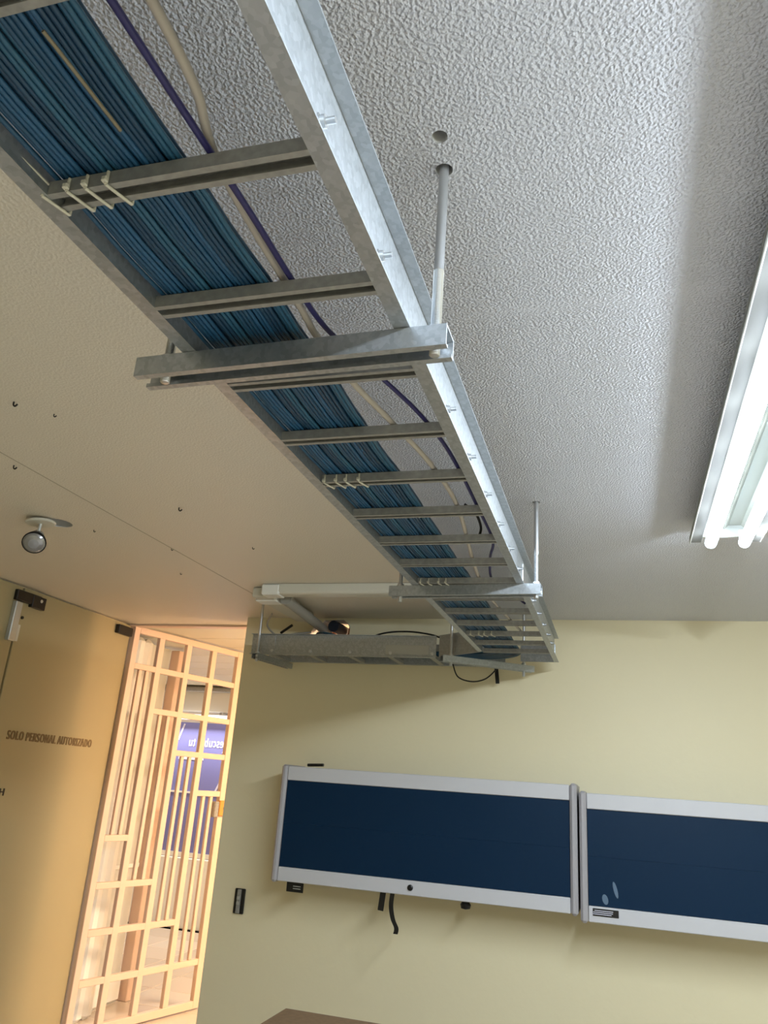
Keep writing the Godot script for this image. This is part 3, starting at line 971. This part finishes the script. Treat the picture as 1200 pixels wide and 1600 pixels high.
func cabinets():
	for c in [[-1.893, 1.66, 0.068, -0.540, "blue overhead cabinet with a round lock, left of the pair on the back wall", true], [-0.222, 1.66, 0.034, -0.566, "blue overhead cabinet with a black name plate, right of the pair on the back wall", false]]:
		var x0: float = c[0]
		var w: float = c[1]
		var h: float = c[2] - c[3]
		var g := base("wall_cabinet", V(x0, c[3], ZB), c[4], "cabinet", "overhead cabinets on the back wall")
		var dep := 0.30
		var bd := mb()
		box(bd, Vector3(w / 2, h / 2, 0.137), Vector3(w - 0.05, h - 0.02, 0.27), 0.004)
		build(bd, "body", M.cab_edge, g)
		for sx in [0.018, w - 0.018]:
			var e := mb()
			box(e, Vector3(sx, h / 2, dep / 2 + 0.004), Vector3(0.036, h + 0.012, dep + 0.006), 0.012)
			build(e, "end_panel", M.cab_edge, g)
		var dr := Node3D.new()
		dr.position = Vector3(0, 0, 0.27)
		hang(dr, "door", g)
		var f := mb()
		box(f, Vector3(w / 2, h - 0.040, 0.015), Vector3(w - 0.076, 0.076, 0.026), 0.003)
		build(f, "top_rail", M.cab_frame, dr)
		var f2 := mb()
		box(f2, Vector3(w / 2, 0.038, 0.015), Vector3(w - 0.076, 0.072, 0.026), 0.003)
		build(f2, "bottom_rail", M.cab_frame, dr)
		var ph := (h - 0.155) / 2
		for k in 2:
			var p := mb()
			box(p, Vector3(w / 2, 0.0755 + ph * (k + 0.5), 0.010), Vector3(w - 0.078, ph - 0.0003, 0.018), 0.0003)
			build(p, "panel", M.cab_blue, dr)
		if c[5]:
			var lk := mb()
			lathe(lk, [Vector2(0, 0), Vector2(0.015, 0), Vector2(0.015, 0.006), Vector2(0.009, 0.009), Vector2(0, 0.009)], Vector3(0.80, 0.040, 0.028), 16, Basis(Vector3(1, 0, 0), PI / 2))
			build(lk, "lock", M.black, dr)
		else:
			var np := mb()
			box(np, Vector3(0.119, 0.049, 0.030), Vector3(0.122, 0.033, 0.004), 0.001)
			var plate := build(np, "name_plate", M.black, dr)
			for k in 3:
				var ln := mb()
				box(ln, Vector3(0.110 - 0.004 * k, 0.057 - k * 0.008, 0.0325), Vector3(0.088 + 0.006 * (k % 2), 0.0028, 0.001))
				build(ln, "print_line", M.pale, plate)
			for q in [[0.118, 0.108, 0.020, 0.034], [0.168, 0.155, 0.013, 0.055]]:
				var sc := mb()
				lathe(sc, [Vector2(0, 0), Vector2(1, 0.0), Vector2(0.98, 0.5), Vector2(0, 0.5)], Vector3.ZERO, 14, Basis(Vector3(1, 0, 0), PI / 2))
				var so := build(sc, "pale_patch", mat(Color(0.34, 0.43, 0.52), 0.5), dr)  # paler oval patches on the blue panel
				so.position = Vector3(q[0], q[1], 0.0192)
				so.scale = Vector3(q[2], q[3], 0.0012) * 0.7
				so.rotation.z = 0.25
	var st := mb()
	box(st, V(-1.252, -0.579, -4.38), Vector3(0.032, 0.10, 0.004), 0.001, Basis(Vector3(0, 0, 1), -0.10))
	tag(build(st, "cable_strap", M.black), "wide short black strap hanging below the left cabinet", "strap")
	var s2 := mb()
	var sp := spline([V(-1.195, -0.531, -4.38), V(-1.20, -0.60, -4.38), V(-1.185, -0.66, -4.375), V(-1.162, -0.70, -4.37), V(-1.165, -0.728, -4.37)], 6)
	for i in sp.size() - 1:
		var a := sp[i]
		var b := sp[i + 1]
		for z in [0.002, -0.002]:
			quad(s2, a + Vector3(-0.012, 0, z), a + Vector3(0.012, 0, z), b + Vector3(0.012, 0, z), b + Vector3(-0.012, 0, z), Vector3(0, 0, z))
		for x in [-0.012, 0.012]:
			quad(s2, a + Vector3(x, 0, -0.002), a + Vector3(x, 0, 0.002), b + Vector3(x, 0, 0.002), b + Vector3(x, 0, -0.002), Vector3(x, 0, 0))
	tag(build(s2, "cable_strap", M.black), "long narrow black strap curling down below the left cabinet", "strap")
	var kb := mb()
	lathe(kb, [Vector2(0, 0.02), Vector2(0.02, 0.018), Vector2(0.028, 0.006), Vector2(0.024, -0.012), Vector2(0, -0.018)], V(-0.805, -0.562, -4.40), 14)
	tag(build(kb, "grommet", M.black), "small black grommet under the left cabinet", "grommet")
	var tg := base("label_tag", V(-1.757, -0.566, -4.385), "small black tag with pale print under the left cabinet's corner", "tag")
	var t1 := mb()
	box(t1, Vector3.ZERO, Vector3(0.10, 0.048, 0.004), 0.001)
	build(t1, "plate", M.black, tg)
	for k in 2:
		var t2 := mb()
		box(t2, Vector3(0.012, 0.006 - k * 0.012, 0.003), Vector3(0.045, 0.004, 0.001))
		build(t2, "print_line", M.silver, tg)
	var tp := mb()
	box(tp, V(-1.715, 0.082, -4.42), Vector3(0.10, 0.016, 0.02), 0.003, Basis(Vector3(0, 0, 1), 0.06))
	tag(build(tp, "cable_strap", M.black), "black strap lying on top of the left cabinet", "strap")

func spot_lamp():
	var g := base("spot_lamp", V(-2.42, HC, -2.635), "silver reflector bulb hanging from a loose round ceiling plate", "lamp")
	var p := mb()
	lathe(p, [Vector2(0, 0.0), Vector2(0.062, 0.0), Vector2(0.064, -0.005), Vector2(0.058, -0.010), Vector2(0, -0.012)], Vector3(0.0, -0.012, 0.0), 24, Basis(Vector3(0, 0, 1), 0.10) * Basis(Vector3(1, 0, 0), 0.05))
	build(p, "ceiling_plate", M.duct, g)
	var nk := mb()
	tube(nk, PackedVector3Array([Vector3(0.003, -0.020, 0), Vector3(0.001, -0.055, 0.0)]), 0.007, 10)
	build(nk, "stem", M.lip, g)
	var bas := Basis(Vector3(1, 0, 0), 0.75) * Basis(Vector3(0, 0, 1), -0.25)
	# reflector bulb looking down towards the camera
	var ax := Vector3(0.45, -0.62, 0.64).normalized()
	var yy := -ax
	var xx := yy.cross(Vector3(0, 0, 1)).normalized()
	var bb := Basis(xx, yy, xx.cross(yy))
	var so := mb()
	lathe(so, [Vector2(0, 0.062), Vector2(0.018, 0.060), Vector2(0.027, 0.045), Vector2(0.029, 0.02), Vector2(0.036, 0.0)], Vector3(0.0, -0.095, 0.005), 20, bb)
	build(so, "socket", M.pipe, g)
	var rf := mb()
	lathe(rf, [Vector2(0.036, 0.004), Vector2(0.044, -0.012), Vector2(0.050, -0.034), Vector2(0.050, -0.040), Vector2(0.046, -0.041)], Vector3(0.0, -0.095, 0.005), 24, bb)
	build(rf, "bulb_rim", M.dark, g)
	var ln := mb()
	lathe(ln, [Vector2(0.046, -0.040), Vector2(0.038, -0.046), Vector2(0.022, -0.052), Vector2(0, -0.054)], Vector3(0.0, -0.095, 0.005), 24, bb)
	build(ln, "bulb_face", M.lens, g)

func left_wall_things():
	var t = lettering("SOLO PERSONAL AUTORIZADO", null, V(XL + 0.0015, 0.130, -4.306), Vector3(0, PI / 2, 0), 0.80, 0.052, M.letter, true, "wall_lettering")
	var heavy := MeshInstance3D.new()   # second impression a hair to the side makes the strokes heavy
	heavy.mesh = t.mesh
	heavy.material_override = M.letter
	heavy.position = Vector3(0.0028 / t.scale.x, 0, 0.0003 / t.scale.z)
	hang(heavy, "stroke", t)
	tag(t, "brown lettering SOLO PERSONAL AUTORIZADO on the left panel", "lettering")
	var h = lettering("H", null, V(XL + 0.0015, -0.190, -3.965), Vector3(0, PI / 2, 0), 0.042, 0.04, M.letter_dark, true, "wall_lettering")
	tag(h, "dark letter H at the left edge of the left panel", "lettering")
	var f1 := base("panel_clamp", V(XL, 0.90, -3.83), "large black door clamp with a silver screw at the top of the left panel", "clamp")
	var a := mb()
	box(a, Vector3(0.014, 0.032, 0.015), Vector3(0.028, 0.064, 0.21), 0.003)
	box(a, Vector3(0.016, 0.022, -0.07), Vector3(0.032, 0.076, 0.115), 0.003)
	build(a, "clamp_body", M.black, f1)
	var sw := mb()
	lathe(sw, [Vector2(0, 0), Vector2(0.011, 0), Vector2(0.009, 0.003), Vector2(0, 0.003)], Vector3(0.032, 0.035, -0.085), 12, Basis(Vector3(0, 0, 1), -PI / 2))
	build(sw, "screw", M.bolt, f1)
	var f2 := base("panel_clamp", V(XL, 0.905, -4.82), "small black door clamp beside the gate's top corner", "clamp")
	var b := mb()
	box(b, Vector3(0.018, 0.030, 0), Vector3(0.036, 0.062, 0.17), 0.004)
	build(b, "clamp_body", M.black, f2)
	var cl := base("door_magnet", V(XL, 0.655, -3.74), "slim silver metal bar fixed upright below the large black clamp", "door magnet")
	var c := mb()
	box(c, Vector3(0.016, 0.12, 0), Vector3(0.032, 0.235, 0.055), 0.004)
	build(c, "housing", M.silver, cl)
	var c2 := mb()
	box(c2, Vector3(0.003, 0.06, -0.065), Vector3(0.006, 0.10, 0.02), 0.002)
	build(c2, "strike_plate", M.duct, cl)
	var c3 := mb()
	lathe(c3, [Vector2(0, 0), Vector2(0.010, 0), Vector2(0.009, 0.008), Vector2(0, 0.009)], Vector3(0.0, 0.155, -0.075), 12, Basis(Vector3(0, 0, 1), -PI / 2))
	build(c3, "screw", M.black, cl)

func small_things():
	# light switch box without its cover
	var s := base("wall_socket", V(-2.205, -0.706, ZB), "uncovered dark electrical switch box on the wall beside the gate", "switch")
	var a := mb()
	box(a, Vector3(0, 0, 0.007), Vector3(0.066, 0.135, 0.014), 0.004)
	build(a, "box", M.black, s)
	var b := mb()
	box(b, Vector3(0, 0, 0.018), Vector3(0.024, 0.128, 0.010), 0.002)
	var br := build(b, "bracket", M.dull_zinc, s)
	var b3 := mb()
	box(b3, Vector3(-0.002, 0.018, 0.025), Vector3(0.016, 0.018, 0.008), 0.002)
	box(b3, Vector3(-0.002, -0.010, 0.025), Vector3(0.016, 0.018, 0.008), 0.002)
	build(b3, "switch_module", M.silver, br)
	# drywall hooks left in the ceiling
	var marks := [[-1.703, -1.641, "small dark screw hook in the ceiling, leftmost of the two nearest hooks"], [-1.632, -1.732, "small dark screw in the ceiling, right of the nearest hook"], [-2.079, -2.074, "bent dark hook in the ceiling beside the board joint"], [-1.685, -2.559, "bent dark hook in the ceiling midway between lamp and ladder"], [-2.264, -2.797, "small dark screw in the ceiling just right of the spot lamp"], [-2.043, -3.096, "small dark screw at the board joint beyond the spot lamp"], [-1.617, -3.103, "tiny dark screw in the ceiling before the white duct"], [-2.246, -3.525, "tiny dark screw in the ceiling before the gate"]]
	for i in marks.size():
		var k := mb()
		var sz := 0.75 if i in [0, 2, 3] else 0.5
		tube(k, spline([V(marks[i][0], HC + 0.004, marks[i][1]), V(marks[i][0], HC - 0.012 * sz, marks[i][1]), V(marks[i][0] + 0.010 * sz, HC - 0.020 * sz, marks[i][1]), V(marks[i][0] + 0.020 * sz, HC - 0.012 * sz, marks[i][1])], 4), 0.0035 * sz, 6)
		tag(build(k, "screw_hook", M.black), marks[i][2], "hook", "hooks left in the ceiling")
	var dk := base("desk", V(-0.36, -CY, -3.02), "brown wooden desk with a plain flat top at the bottom of the view", "desk")
	var t := mb()
	box(t, Vector3(0, 0.775, 0), Vector3(2.0, 0.03, 0.80), 0.003)
	build(t, "desktop", M.desk, dk)
	for sx in [-0.93, 0.93]:
		for sz in [-0.34, 0.34]:
			var l := mb()
			box(l, Vector3(sx, 0.38, sz), Vector3(0.05, 0.76, 0.05), 0.004)
			build(l, "leg", M.dull_zinc, dk)
	var mp := mb()
	box(mp, Vector3(0, 0.55, -0.36), Vector3(1.8, 0.36, 0.018), 0.003)
	build(mp, "modesty_panel", M.desk, dk)
